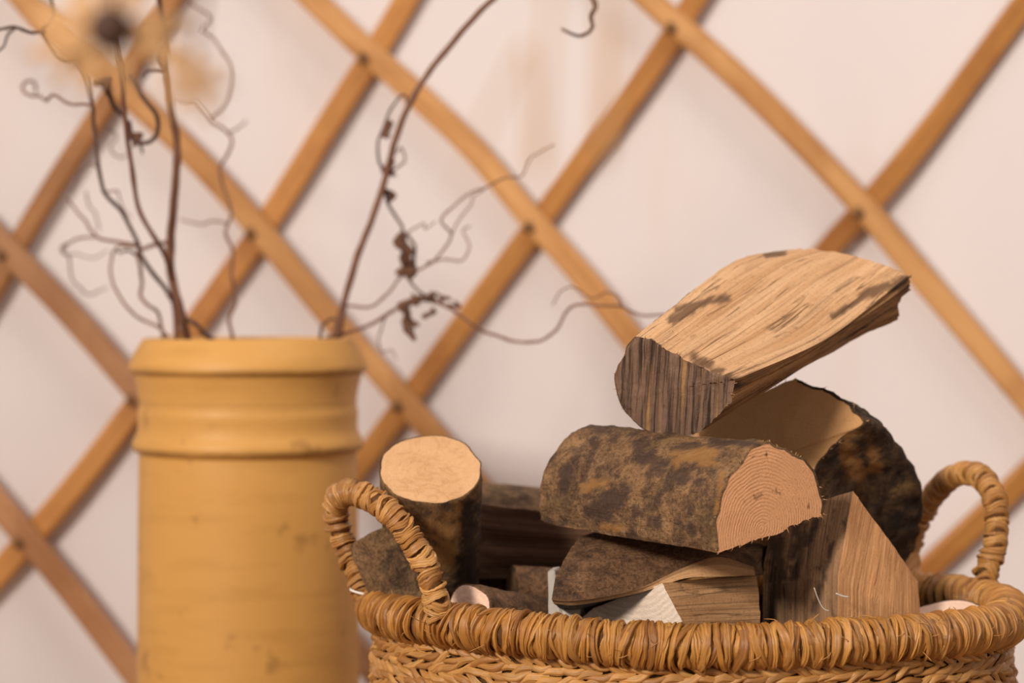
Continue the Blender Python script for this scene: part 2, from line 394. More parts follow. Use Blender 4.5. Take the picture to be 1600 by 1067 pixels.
# ------------------------------------------------------------ chimney pot (vase)
PD = 1.90
def lathe(prof, n=96, warp=0.0):
    vs, fs = [], []
    for (r, z) in prof:
        for k in range(n):
            a = 2 * math.pi * k / n
            rr = r * (1 + warp * noise.noise(V((math.cos(a), math.sin(a), z * 3))))
            vs.append((rr * math.cos(a), rr * math.sin(a), z))
    for i in range(len(prof) - 1):
        for k in range(n): fs.append((i * n + k, i * n + (k + 1) % n, (i + 1) * n + (k + 1) % n, (i + 1) * n + k))
    return mesh('lathe', vs, fs)
def zpx(py): return P(400, py, PD).z
cx = P(388, 600, PD).x
K = PD / FPX
ztop = zpx(528)
out = [(176 * K * 1.02, 0.0), (176 * K, .01), (172 * K, zpx(1000)), (171 * K, zpx(850)), (169 * K, zpx(716)), (168 * K, zpx(709)),
       (169 * K, zpx(705)), (177 * K, zpx(702)), (180 * K, zpx(694)), (178 * K, zpx(686)), (174 * K, zpx(679)), (171 * K, zpx(672)), (170 * K, zpx(660)),
       (171 * K, zpx(650)), (171 * K, zpx(642)), (168.5 * K, zpx(636)), (169 * K, zpx(622)), (171 * K, zpx(608)), (174 * K, zpx(596)), (176 * K, zpx(588)),
       (177 * K, zpx(583)), (185.5 * K, zpx(578)), (184.5 * K, zpx(570)), (180 * K, zpx(558)), (170 * K, zpx(541)), (165 * K, zpx(533)), (161 * K, ztop), (156 * K, ztop - .0005),
       (152 * K, ztop - .004), (150 * K, ztop - .03), (150 * K, .02), (0.0001, .02)]
# smooth the profile a little
pr = [(out[0][0], out[0][1])]
for i in range(len(out) - 1):
    for t_ in (.25, .75): pr.append((out[i][0] * (1 - t_) + out[i + 1][0] * t_, out[i][1] * (1 - t_) + out[i + 1][1] * t_))
pr.append(out[-1])
pot = link('clay_chimney_pot', lathe(pr, 128, .004), None, M['clay'])
pot.location = (cx, PD, 0)
tag(pot, 'tall ochre clay chimney pot with ringed collar used as a vase for bare twigs', 'vase')

# ------------------------------------------------------------ twigs
def tube(pts, rads, n=7, jit=.15, seed=0):
    vs, fs = [], []
    up = V((0, 1, 0))
    for i, p in enumerate(pts):
        tg = (pts[min(i + 1, len(pts) - 1)] - pts[max(i - 1, 0)])
        tg = tg.normalized() if tg.length > 1e-9 else V((0, 0, 1))
        s = tg.cross(up); s = s.normalized() if s.length > 1e-4 else V((1, 0, 0)); u = s.cross(tg)
        for k in range(n):
            a = 2 * math.pi * k / n; r = rads[i] * (1 + jit * noise.noise(V((i * .35 + seed, k, seed))))
            vs.append(p + (s * math.cos(a) + u * math.sin(a)) * r)
    for i in range(len(pts) - 1):
        for k in range(n): fs.append((i * n + k, i * n + (k + 1) % n, (i + 1) * n + (k + 1) % n, (i + 1) * n + k))
    fs.append(tuple(range(n))[::-1]); fs.append(tuple(range(len(vs) - n, len(vs))))
    return vs, fs
def twig(name, pts, w0, w1, d0, d1, parent, base, mat, seed=0, wav=1.0, foot=False):
    """pts photo px; w0..w1 widths px; d0..d1 depth"""
    n = len(pts); q = []
    for i, (x, y) in enumerate(pts):
        t_ = i / (n - 1); q.append(P(x, y, d0 + (d1 - d0) * t_ + .012 * wav * math.sin(i * 1.7 + seed)))
    if foot:
        dr = (q[0] - q[1]).normalized(); q = [V((base.x, PD, .03)), V((q[0].x + dr.x * .06, PD, q[0].z - .06)), q[0] + dr * .03] + q
    q = spline(q, 6); N = len(q)
    r = [.5 * (w0 + (w1 - w0) * (i / (N - 1))) * 1.9 / FPX for i in range(N)]
    q = [p + V((noise.noise(p * 60 + V((seed, 0, 0))), noise.noise(p * 60 + V((0, seed + 5, 0))), noise.noise(p * 60 + V((0, 0, seed + 9))))) * .0018 * wav for p in q]
    vs, fs = tube([p - base for p in q], r, 7, .3, seed)
    return link(name, mesh(name, vs, fs), parent, mat)
def leafmesh(base, a, b, wd, seed):
    """a crumpled dead leaf from a to b"""
    vs, fs = [], []
    ax = (b - a); L = ax.length; ax.normalize(); sd = ax.cross(V((0, 1, 0))).normalized(); nm = sd.cross(ax)
    N = 9
    for i in range(N + 1):
        t_ = i / N; wv = wd * math.sin(math.pi * min(1, t_ * .9 + .05)) ** .7
        for k in range(5):
            u = (k - 2) / 2
            q = a + ax * (L * t_) + sd * (u * wv * .5) + nm * (wv * .45 * (abs(u)) + .003 * noise.noise(V((i * .6, k * .8, seed)))) + sd * .004 * math.sin(t_ * 5 + seed)
            vs.append(q - base)
    for i in range(N):
        for k in range(4): fs.append((i * 5 + k, i * 5 + k + 1, i * 5 + k + 6, i * 5 + k + 5))
    me = mesh('leaf', vs, fs); return me
def leaf(parent, base, p0, p1, d, wd, seed):
    o = link('withered_leaf', leafmesh(base, P(*p0, d), P(*p1, d), wd, seed), parent, M['leaf'])
    s = o.modifiers.new('s', 'SOLIDIFY'); s.thickness = .0008
    return o

D0 = PD
# right arching branch
bs = P(528, 560, PD); e = empty('contorted_branch', bs, 'long brown branch arching to the right out of the clay pot to the top edge', 'branch', 'contorted twigs in the clay pot')
A = [(530, 522), (538, 472), (559, 399), (580, 346), (601, 283), (616, 226), (637, 168), (669, 115), (706, 68), (742, 26), (774, -5), (815, -45), (865, -62), (905, -45), (922, -12)]
twig('stem', A, 12, 8, D0, 1.78, e, bs, M['twig'], 1, .3, True)
twig('hanging_tip', [(905, -45), (922, -12), (931, 10), (924, 26), (926, 42), (912, 55), (895, 54), (877, 46)], 9, 4, 1.78, 1.77, e, bs, M['twig_dark'], 2, .5)
twig('side_twig', [(637, 168), (635, 150), (619, 157), (606, 184), (593, 215), (591, 247), (603, 273)], 3, 5, 1.86, 1.88, e, bs, M['twig_dark'], 3)
twig('side_twig', [(606, 270), (622, 262), (634, 248), (628, 230), (618, 240)], 4, 2.5, 1.88, 1.87, e, bs, M['twig'], 4)
twig('side_twig', [(600, 290), (606, 315), (622, 346), (632, 367), (630, 394), (637, 420), (648, 410), (647, 384), (636, 366)], 5, 5, 1.88, 1.87, e, bs, M['twig_dark'], 5)
twig('side_twig', [(632, 367), (650, 354), (662, 350), (664, 358), (680, 346)], 3, 2, 1.88, 1.86, e, bs, M['twig'], 6)
twig('side_twig', [(636, 420), (640, 436), (658, 457), (676, 470), (690, 472)], 5, 3, 1.88, 1.88, e, bs, M['twig_dark'], 7)
leaf(e, bs, (600, 190), (610, 214), 1.87, .009, 1); leaf(e, bs, (608, 250), (612, 276), 1.87, .010, 2)
leaf(e, bs, (628, 362), (634, 400), 1.88, .012, 3); leaf(e, bs, (640, 392), (634, 436), 1.88, .013, 4)
leaf(e, bs, (604, 292), (608, 318), 1.88, .007, 5); leaf(e, bs, (636, 404), (628, 432), 1.88, .012, 6)
# low twig reaching right
bs = P(545, 560, PD); e = empty('contorted_twig', bs, 'thin wavy twig reaching low to the right from the pot to the topmost log', 'twig', 'contorted twigs in the clay pot')
twig('stem', [(538, 523), (574, 509), (611, 488), (637, 472), (669, 470), (700, 480), (732, 504), (763, 520), (805, 533), (842, 533), (868, 517), (884, 488), (905, 475), (937, 478), (973, 480), (1005, 493), (1040, 492)], 6.5, 3.5, D0, 1.80, e, bs, M['twig'], 8, .6, True)
twig('side_twig', [(975, 480), (962, 462), (947, 457), (921, 466), (895, 449), (876, 456), (863, 475)], 3, 2, 1.82, 1.86, e, bs, M['twig'], 9)
for i, (a, b) in enumerate([((664, 470), (656, 458)), ((676, 471), (684, 458)), ((690, 474), (700, 462)), ((672, 480), (668, 500)), ((705, 482), (712, 470)), ((640, 476), (650, 462))]):
    leaf(e, bs, a, b, 1.87, .006, 10 + i)
leaf(e, bs, (640, 462), (631, 490), 1.87, .010, 20); leaf(e, bs, (632, 486), (650, 512), 1.87, .010, 21); leaf(e, bs, (642, 505), (640, 532), 1.87, .007, 22)
twig('side_twig', [(640, 474), (634, 492), (646, 512), (643, 528)], 5, 3, 1.87, 1.87, e, bs, M['twig_dark'], 10)
twig('side_twig', [(600, 495), (597, 512), (592, 530), (597, 551), (612, 548), (620, 560)], 3, 2, 1.89, 1.95, e, bs, M['twig'], 11)
# second low twig that climbs
bs = P(520, 560, PD); e = empty('contorted_twig', bs, 'thin forked twig curling up to the right behind the arching branch', 'twig', 'contorted twigs in the clay pot')
twig('stem', [(520, 523), (530, 490), (543, 478), (580, 480), (601, 464), (622, 438), (640, 425), (658, 420), (685, 401), (706, 367), (690, 344), (711, 320), (737, 299), (763, 291), (790, 278), (816, 273), (829, 247), (845, 236), (866, 226)], 5, 2.6, D0, 1.84, e, bs, M['twig'], 12, .7, True)
twig('side_twig', [(668, 412), (690, 404), (721, 407), (732, 388), (724, 362), (734, 356)], 3.5, 2.5, 1.88, 1.90, e, bs, M['twig'], 13)
twig('side_twig', [(704, 366), (719, 341), (737, 320), (740, 306), (756, 298)], 3, 2.2, 1.88, 1.92, e, bs, M['twig'], 14)
twig('side_twig', [(501, 528), (501, 512), (508, 503), (522, 499), (532, 510)], 5, 4, D0, D0, e, bs, M['twig_dark'], 15)
# left upright thick stem
bs = P(288, 560, PD); e = empty('contorted_branch', bs, 'thickest upright reddish stem rising near the left side of the pot', 'branch', 'contorted twigs in the clay pot')
twig('stem', [(290, 522), (281, 481), (268, 430), (266, 385), (271, 324), (276, 263), (276, 218), (266, 162), (261, 111), (256, 61), (253, 30), (248, -5), (246, -60)], 17, 8, D0, 1.74, e, bs, M['twig'], 16, .3, True)
twig('side_twig', [(268, 400), (263, 385), (266, 372)], 9, 9, D0, D0 - .01, e, bs, M['twig'], 17, .1)
twig('side_twig', [(262, 112), (245, 108), (225, 118)], 7, 4, 1.80, 1.74, e, bs, M['twig_dark'], 18)
twig('side_twig', [(255, 75), (252, 90), (258, 112)], 9, 6, 1.79, 1.78, e, bs, M['twig_dark'], 57)
# second upright stem
bs = P(270, 560, PD); e = empty('contorted_branch', bs, 'slender upright stem left of the thick one with a dark curled loop at its top', 'branch', 'contorted twigs in the clay pot')
twig('stem', [(276, 523), (270, 450), (258, 400), (243, 374), (218, 329), (207, 268), (197, 202), (192, 142), (190, 111), (182, 76), (174, 40)], 9, 6, D0, 1.66, e, bs, M['twig'], 19, .4, True)
twig('side_twig', [(200, 118), (212, 134), (228, 157), (245, 182), (246, 207), (236, 220), (223, 223), (208, 220), (202, 207), (198, 190)], 8, 6, 1.80, 1.80, e, bs, M['twig_dark'], 20, .4)
twig('side_twig', [(156, 127), (164, 136), (172, 150), (178, 167), (192, 180)], 11, 6, 1.76, 1.82, e, bs, M['twig_dark'], 21, .4)
twig('side_twig', [(200, 190), (206, 214), (218, 226), (222, 240)], 8, 3, 1.82, 1.83, e, bs, M['twig_dark'], 22)
leaf(e, bs, (150, 120), (168, 140), 1.76, .012, 30); leaf(e, bs, (205, 208), (216, 226), 1.80, .008, 31)
# long wavy stem to upper left
bs = P(320, 560, PD); e = empty('contorted_branch', bs, 'thin wavy stem crossing to the far left and up past the top left corner', 'branch', 'contorted twigs in the clay pot')
twig('stem', [(324, 524), (304, 506), (283, 491), (258, 450), (223, 405), (215, 377), (192, 334), (162, 299), (154, 253), (147, 202), (144, 167), (137, 127), (119, 96), (101, 94), (76, 71), (68, 46), (84, 30), (81, 5), (76, -25)], 8, 4.5, D0, 1.72, e, bs, M['twig_dark'], 23, .6, True)
twig('side_twig', [(70, 48), (55, 51), (40, 46), (20, 43), (5, 46), (-15, 52)], 6, 4, 1.74, 1.70, e, bs, M['twig_dark'], 24)
twig('side_twig', [(22, 44), (14, 56), (6, 72), (-6, 84)], 4, 3, 1.73, 1.72, e, bs, M['twig_dark'], 25)
twig('side_twig', [(144, 164), (106, 162), (86, 147), (73, 157), (61, 150), (45, 149), (35, 142), (40, 127), (53, 129), (56, 144)], 4.5, 4.5, 1.78, 2.02, e, bs, M['twig'], 26)
twig('side_twig', [(218, 385), (187, 377), (152, 372), (137, 349), (120, 330), (106, 309)], 6, 3.5, D0, 1.98, e, bs, M['twig'], 27)
twig('side_twig', [(152, 370), (116, 374), (96, 390), (109, 405), (111, 435), (128, 452), (137, 460), (167, 450)], 4, 3, 1.96, 2.12, e, bs, M['twig'], 28)
twig('side_twig', [(216, 390), (216, 402), (223, 440), (220, 464), (235, 480), (248, 491), (253, 528)], 6, 5, D0, D0, e, bs, M['twig'], 29)
twig('side_twig', [(215, 384), (187, 385), (175, 405), (177, 445), (202, 481), (223, 501), (248, 511), (262, 526)], 4, 5, D0 + .05, D0, e, bs, M['twig'], 30)
twig('side_twig', [(216, 392), (243, 382), (263, 377)], 6, 7, D0, D0, e, bs, M['twig'], 31, .3)
twig('side_twig', [(154, 262), (140, 255), (128, 266), (118, 284), (110, 300)], 3, 2, 1.88, 2.0, e, bs, M['twig'], 32)
twig('side_twig', [(160, 300), (182, 300), (190, 318), (205, 340)], 3, 2, 1.88, 1.98, e, bs, M['twig'], 33)
twig('side_twig', [(120, 374), (104, 384), (100, 396), (118, 398), (146, 402), (170, 392)], 3, 2.2, 1.98, 2.1, e, bs, M['twig'], 34)
twig('side_twig', [(168, 200), (182, 212), (172, 232), (186, 246), (200, 240)], 3, 3, 1.95, 2.12, e, bs, M['twig'], 36)
twig('side_twig', [(134, 300), (138, 318), (150, 338), (156, 360)], 3, 2.5, 2.0, 2.08, e, bs, M['twig'], 58)
twig('side_twig', [(215, 400), (200, 392), (188, 396), (182, 388)], 5, 3, D0, 1.88, e, bs, M['twig_dark'], 59)
# pale twig at the back right
bs = P(362, 560, PD); e = empty('contorted_twig', bs, 'faint thin zigzag twig at the back of the pot, right of the thick stem', 'twig', 'contorted twigs in the clay pot')
twig('stem', [(362, 523), (359, 496), (369, 471), (362, 430), (364, 390), (352, 364), (362, 334), (350, 295), (344, 263), (362, 223), (349, 202), (329, 187), (345, 172), (357, 150), (362, 111), (348, 82), (334, 61), (316, 46), (329, 30), (312, 14), (295, 0), (285, -20)], 6, 4, D0 + .02, 2.12, e, bs, M['twig'], 40, .7, True)
twig('side_twig', [(358, 206), (370, 202), (385, 188)], 4, 3, 2.06, 2.1, e, bs, M['twig'], 41)
twig('side_twig', [(355, 349), (335, 345), (314, 350), (296, 347), (281, 342)], 4, 3, 2.02, 2.12, e, bs, M['twig'], 42)
twig('side_twig', [(329, 187), (316, 170), (304, 157), (290, 158), (278, 152)], 4, 3, 2.08, 2.12, e, bs, M['twig'], 43)

# ------------------------------------------------------------ dried flowers hanging close to the camera (far out of focus)
pole = tube([V((-1.3, -.6, 1.72)), V((0, .6, 1.80)), V((1.0, 1.6, 1.86))], [.02, .02, .02], 10, .05)
o = link('roof_pole', mesh('pole', *pole), None, M['lath']); tag(o, 'round wooden roof pole high above the clay pot', 'pole')
def flower(px, py, d, r, seedr, label, seed, petals=14):
    c = P(px, py, d); e = empty('dried_flower', c, label, 'dried flower', 'dried flowers hanging near the camera')
    random.seed(seed)
    vs, fs = [], []
    n, m = 12, 6
    for i in range(m + 1):
        a = math.pi * i / m
        for k in range(n):
            b = 2 * math.pi * k / n; rr = seedr * (1 + .15 * noise.noise(V((i, k, seed))))
            vs.append((rr * math.sin(a) * math.cos(b), rr * .6 * math.cos(a), rr * math.sin(a) * math.sin(b)))
    for i in range(m):
        for k in range(n): fs.append((i * n + k, i * n + (k + 1) % n, (i + 1) * n + (k + 1) % n, (i + 1) * n + k))
    link('seed_head', mesh('seed', vs, fs), e, M['seed'])
    pv, pf = [], []
    N = 6
    for i in range(N + 1):
        t_ = i / N; wv = .32 * math.sin(math.pi * (t_ * .85 + .1)) ** .8
        for k in range(3): pv.append(((k - 1) * wv * .5, .18 * t_ * t_ + .06 * abs(k - 1), t_))
    for i in range(N):
        for k in range(2): pf.append((i * 3 + k, i * 3 + k + 1, i * 3 + k + 4, i * 3 + k + 3))
    pm = mesh('petal', pv, pf); pm.materials.append(M['petal']); pm.shade_smooth()
    for k in range(petals):
        o = link('petal', pm, e); a = 2 * math.pi * k / petals + random.uniform(-.15, .15); s = (r - seedr * .7) * random.uniform(.75, 1.1)
        o.rotation_euler = (random.uniform(-.25, .25), a, 0); o.scale = (s, s, s)
        o.location = V((math.sin(a), 0, math.cos(a))) * seedr * .7
    # stalk rises to the roof pole
    top_y = max(-.5, c.y); tp = V((0, 0, 0)).lerp(V((.02, .05, .25)), 1)
    pts = spline([V((0, .004, 0)), V((.003, .01, .05)), V((-.004, .02, .14)), V((0, 0, 1.80 - c.z - .0))], 6)
    st = tube(pts, [.0011] * len(pts), 6, .2, seed); link('stalk', mesh('stalk', *st), e, M['leaf'])
    return e
flower(172, 45, .68, .027, .0078, 'large tan dried flower with a dark centre, blurred at the top left', 1, 9)
flower(112, 78, .70, .015, .0030, 'small tan dried flower left of the large dark centred one, blurred', 2, 7)

flower(298, 128, .60, .012, .0012, 'faint tan dried flower right of the dark centred one, very blurred', 3, 7)
for k, (pts, lab) in enumerate([([(700, 330), (760, 190), (820, 70), (860, -30)], 'pale tan dried grass blade very blurred, left of the dark hanging twig tip'),
                                ([(990, 80), (968, 30), (945, -40)], 'short pale dried grass blade at the top edge right of the dark hanging twig tip')]):
    q = [P(x, y, .52) for x, y in pts]; q = q + [V((q[-1].x + .02, .6, 1.2)), V((q[-1].x + .03, .75, 1.80))]; b0 = q[0].copy()
    q = spline(q, 8); vs, fs = [], []
    for i, p in enumerate(q):
        ww = .0008 * min(1, (i + 1) / 10); vs += [p - b0 + V((-ww, 0, 0)), p - b0 + V((0, .0006, 0)), p - b0 + V((ww, 0, 0)), p - b0 + V((0, -.0006, 0))]
    for i in range(len(q) - 1):
        for m_ in range(4): a = i * 4; fs.append((a + m_, a + (m_ + 1) % 4, a + 4 + (m_ + 1) % 4, a + 4 + m_))
    tag(link('grass_blade', mesh('blade', vs, fs), None, M['petal']), lab, 'dried grass', 'dried grass hanging near the camera').location = b0
# ------------------------------------------------------------ logs
def resample_ring(ring, tags, subs):
    n = len(ring); out = []; etag = []
    for i in range(n):
        p1, p2 = ring[i], ring[(i + 1) % n]
        tg_ = tags[i]
        p0 = ring[i - 1] if tags[i - 1] == tg_ else p1 * 2 - p2
        p3 = ring[(i + 2) % n] if tags[(i + 1) % n] == tg_ else p2 * 2 - p1
        for k in range(subs[i]):
            out.append(p1.lerp(p2, k / subs[i]) if not tags[i] in 'bB' else cr(p0, p1, p2, p3, k / subs[i])); etag.append(i)
    return out, etag
def log(name, label, rings, tags, spec, caps, res=.0028, pith=None, saw_dir=None, barkw=.06, cat='log', group='split firewood heaped in the basket', seed=0, amp=1.0, fringe=0, lin=False):
    """rings: list of 3D vertex loops; tags per edge; spec tag->(part name, material key, kind, displacement mm)"""
    n = len(rings[0]); K_ = len(rings)
    subs = []
    for i in range(n):
        L = max((r[(i + 1) % n] - r[i]).length for r in rings); subs.append(max(2, int(L / res)))
    rs = []
    for r in rings:
        o_, et = resample_ring(r, tags, subs); rs.append(o_)
    N = len(rs[0])
    cen0 = sum(rs[0], V()) / N; cen1 = sum(rs[-1], V()) / N
    Ltot = sum((sum(rs[k + 1], V()) / N - sum(rs[k], V()) / N).length for k in range(K_ - 1))
    per = max(2, int(Ltot / (K_ - 1) / res))
    # interpolate along the axis
    rows = []
    for k in range(K_ - 1):
        for s in range(per):
            t_ = s / per; row = []
            for j in range(N):
                p1, p2 = rs[k][j], rs[k + 1][j]
                p0 = rs[k - 1][j] if k else p1 * 2 - p2
                p3 = rs[k + 2][j] if k + 2 < K_ else p2 * 2 - p1
                row.append(p1.lerp(p2, t_) if lin else cr(p0, p1, p2, p3, t_))
            rows.append(row)
    rows.append([p.copy() for p in rs[-1]])
    R_ = len(rows)
    ax = (cen1 - cen0).normalized()
    # orientation: make polygons face outwards
    # displacement
    perim = [0.0]
    for j in range(1, N): perim.append(perim[-1] + (rs[0][j] - rs[0][j - 1]).length)
    disp = [[0] * N for _ in rows]
    newrows = []
    for a in range(R_):
        row = rows[a]; c = sum(row, V()) / N; nr = []
        along = Ltot * a / (R_ - 1)
        for j in range(N):
            tg1 = spec[tags[et[j]]]; tg0 = spec[tags[et[j - 1]]]
            pr_, nx = row[j - 1], row[(j + 1) % N]
            nm = (nx - pr_).cross(ax)
            if nm.length < 1e-9: nm = row[j] - c
            nm.normalize()
            if nm.dot(row[j] - c) < 0: nm = -nm
            def dd(sp):
                kind, am = sp[2], sp[3] * amp
                p = row[j]; q = V((perim[j], along, seed * 1.7))
                if kind == 'bark':
                    v = noise.fractal(V((perim[j] * 40, along * 28, seed)), .9, 2.1, 4) * .9
                    v += .5 * noise.ridged_multi_fractal(V((p.x * 55 + seed, p.y * 55, p.z * 55)), .9, 2.0, 4, 1, 2) - .5
                    return v * am * .001
                v = noise.fractal(V((perim[j] * 130, along * 7, seed)), .8, 2.0, 3) + .8 * noise.noise(V((perim[j] * 30, along * 14, seed + 4)))
                v -= 1.1 * max(0, noise.noise(V((perim[j] * 55 + noise.noise(V((along * 20, seed, 0))) * .6, along * 9, seed + 20))) - .18) * 2
                return v * am * .001
            dv = .5 * (dd(tg1) + dd(tg0)) if tg1 is not tg0 else dd(tg1)
            e_ = 1.0
            nr.append(row[j] + nm * dv * e_)
        newrows.append(nr)
    rows = newrows
    base = sum(rows[0], V()) / N; base = (base + sum(rows[-1], V()) / N) / 2
    root = empty(name, base, label, cat, group)
    # winding test
    c = sum(rows[0], V()) / N
    area_n = V()
    for j in range(N): area_n += (rows[0][j] - c).cross(rows[0][(j + 1) % N] - c)
    flip = area_n.dot(ax) > 0     # near cap outward normal must be -ax
    # side parts, one per contiguous tag run
    runs = []; j = 0
    order = list(range(N)); start = 0
    for j in range(N):
        if tags[et[j]] != tags[et[j - 1]]: start = j; break
    seq = [(start + k) % N for k in range(N)]
    cur = [seq[0]]
    for k in seq[1:]:
        if tags[et[k]] == tags[et[cur[-1]]] and not (tags[et[k]].isupper() and et[k] != et[cur[-1]]): cur.append(k)
        else: runs.append(cur); cur = [k]
    runs.append(cur)
    def capring(row, s, cc, bark_only=True):
        out_ = []
        for j in range(N):
            isb = spec[tags[et[j]]][2] == 'bark' or spec[tags[et[j - 1]]][2] == 'bark'
            k = (s if isb else s * .35) if bark_only else s
            out_.append(row[j] + (cc - row[j]) * k)
        return out_
    ca, cb = sum(rows[0], V()) / N, sum(rows[-1], V()) / N
    in0 = capring(rows[0], barkw, ca); in1 = capring(rows[-1], barkw, cb)
    for run in runs:
        sp = spec[tags[et[run[0]]]]
        cols = run + [(run[-1] + 1) % N]
        vs, fs, gr = [], [], []
        W = len(cols)
        if len(run) == N: cols = run; W = N
        wrap = (W == N and len(run) == N)
        rr = list(rows)
        if sp[2] == 'bark': rr = [in0] + rr + [in1]
        for a, row in enumerate(rr):
            for q_, j in enumerate(cols):
                vs.append(row[j] - base); gr.append((Ltot * a / len(rr) + seed, (perim[j] if j or not q_ else perim[-1] + res), seed * .37))
        m = W if wrap else W - 1
        for a in range(len(rr) - 1):
            for k in range(m):
                i0 = a * W + k; i1 = a * W + (k + 1) % W
                f = (i0, i1, i1 + W, i0 + W); fs.append(f[::-1] if flip else f)
        # faces were wound for the flip convention; recheck with a sample face
        me_ = mesh(sp[0], vs, fs, gr); paint(me_, base, seed); link(sp[0], me_, root, M[sp[1]])
    # caps
    for which, (row, inner, cc, name_, mk, amp_) in enumerate(((rows[0], in0, ca, caps[0][0], caps[0][1], caps[0][2]), (rows[-1], in1, cb, caps[1][0], caps[1][1], caps[1][2]))):
        pt = cc
        if which == 0 and pith is not None: pt = pith
        sx = (saw_dir - ax * saw_dir.dot(ax)).normalized() if saw_dir is not None else ax.orthogonal().normalized()
        sy = ax.cross(sx)
        vs, fs, gr = [], [], []
        C_ = max(6, int((max((p - cc).length for p in row)) / (res * 1.2)))
        loops = [[p for p in inner]]
        # corner strip for wood edges: start exactly on the outline there
        loops[0] = [inner[j] if (spec[tags[et[j]]][2] == 'bark' and spec[tags[et[j - 1]]][2] == 'bark') else row[j] for j in range(N)]
        l0 = loops[0]
        for k in range(1, C_):
            s = k / C_; loops.append([p + (cc - p) * s for p in l0])
        outn = -ax if which == 0 else ax
        for li, lp in enumerate(loops):
            for p in lp:
                d2 = p - pt; gx, gy = d2.dot(sx), d2.dot(sy)
                h = 0
                if li: 
                    h = amp_ * .001 * (noise.fractal(V((gx * 60, gy * 60, seed)), .9, 2, 3) * .6 + (1.4 * noise.noise(V((gx * 230, gy * 8, seed))) if saw_dir is not None else 0))
                vs.append(p + outn * h - base); gr.append((gx, gy, 0))
        vs.append(cc - base); gr.append(((cc - pt).dot(sx), (cc - pt).dot(sy), 0))
        for li in range(len(loops) - 1):
            for j in range(N):
                f = (li * N + j, li * N + (j + 1) % N, (li + 1) * N + (j + 1) % N, (li + 1) * N + j)
                fs.append(f)
        for j in range(N): fs.append(((len(loops) - 1) * N + j, (len(loops) - 1) * N + (j + 1) % N, len(vs) - 1))
        fn = (V(vs[fs[0][1]]) - V(vs[fs[0][0]])).cross(V(vs[fs[0][3]]) - V(vs[fs[0][0]]))
        ar = V()
        for j in range(N): ar += (l0[j] - cc).cross(l0[(j + 1) % N] - cc)
        if ar.dot(outn) < 0: fs = [f[::-1] for f in fs]
        me_ = mesh(name_, vs, fs, gr); link(name_, me_, root, M[mk])
    # frayed fibres along the near edge
    if fringe:
        random.seed(seed + 99); fv, ff = [], []
        for k in range(fringe):
            j = random.randrange(N); p = rows[0][j]; nm = (p - ca).normalized()
            L = random.uniform(.001, .0035); dr = (nm + V((random.uniform(-.7, .7), random.uniform(-.7, .7), random.uniform(-.7, .7)))).normalized()
            a_, f_ = tube([p - base, p + dr * L * .5 - base, p + dr * L + ax * random.uniform(-.001, .001) - base], [.0003, .00022, .0001], 4, 0)
            off = len(fv); fv += a_; ff += [tuple(x + off for x in f) for f in f_]
        fo = link('frayed_fibre', mesh('fibre', fv, ff), root, M['split_tan']); fo['kind'] = 'stuff'
    return root
def ringpx(pts, dfun): return [P(x, y, dfun(x, y)) for x, y in pts]
def moved(ring, v, s=1.0):
    c = sum(ring, V()) / len(ring); return [c + (p - c) * s + v for p in ring]
def round_rings(c, n, r, L, k=16, steps=3, taper=1.0, bend=V((0, 0, 0)), ecc=.06, seed=0):
    n = n.normalized(); x = n.cross(V((0, .3, 1))).normalized(); y = n.cross(x); out_ = []
    for s in range(steps):
        t_ = s / (steps - 1); ring = []
        for i in range(k):
            a = 2 * math.pi * i / k; rr = r * (1 + (taper - 1) * t_) * (1 + ecc * noise.noise(V((math.cos(a) * 1.3 + seed, math.sin(a) * 1.3, t_))))
            ring.append(c - n * (L * t_) + (x * math.cos(a) + y * math.sin(a)) * rr + bend * math.sin(t_ * math.pi))
        out_.append(ring)
    return out_
BARK = lambda m, a=1.6: ('bark', m, 'bark', a)
WOOD = lambda m, a=.7, nm='split_face': (nm, m, 'wood', a)

# 2: half-round log lying across the heap
face = [(1120, 863), (1118, 843), (1118, 818), (1124, 785), (1134, 756), (1151, 729), (1171, 705), (1196, 691), (1213, 696), (1237, 707), (1258, 721), (1272, 738), (1281, 760), (1287, 785), (1285, 808),
        (1262, 812), (1233, 822), (1213, 835), (1184, 843), (1159, 853)]
f2 = lambda x, y: 1.335 + (x - 1118) / 169 * .065 + (y - 780) * .00004
r0 = ringpx(face, f2); mv = V((-.116, .125, .006))
r1 = moved(r0, mv * .25, 1.0); r2 = moved(r0, mv * .6 + V((0, 0, -.001)), .985); r3 = moved(r0, mv * .93, .97); r4 = moved(r0, mv, .93)
r1[8] += V((0, 0, .0)); 
log('half_round_log', 'half-round log with mottled bark lying crosswise, sawn ringed end facing right', [r0, r1, r2, r3, r4], ['b'] * 14 + ['w'] * 6,
    {'b': BARK('bark_olive', 2.2), 'w': WOOD('split_tan', 1.4)}, (('sawn_end', 'end_fresh', .25), ('sawn_end', 'end_old', .6)), .0021, P(1198, 826, 1.36), None, .045, seed=2, fringe=40)
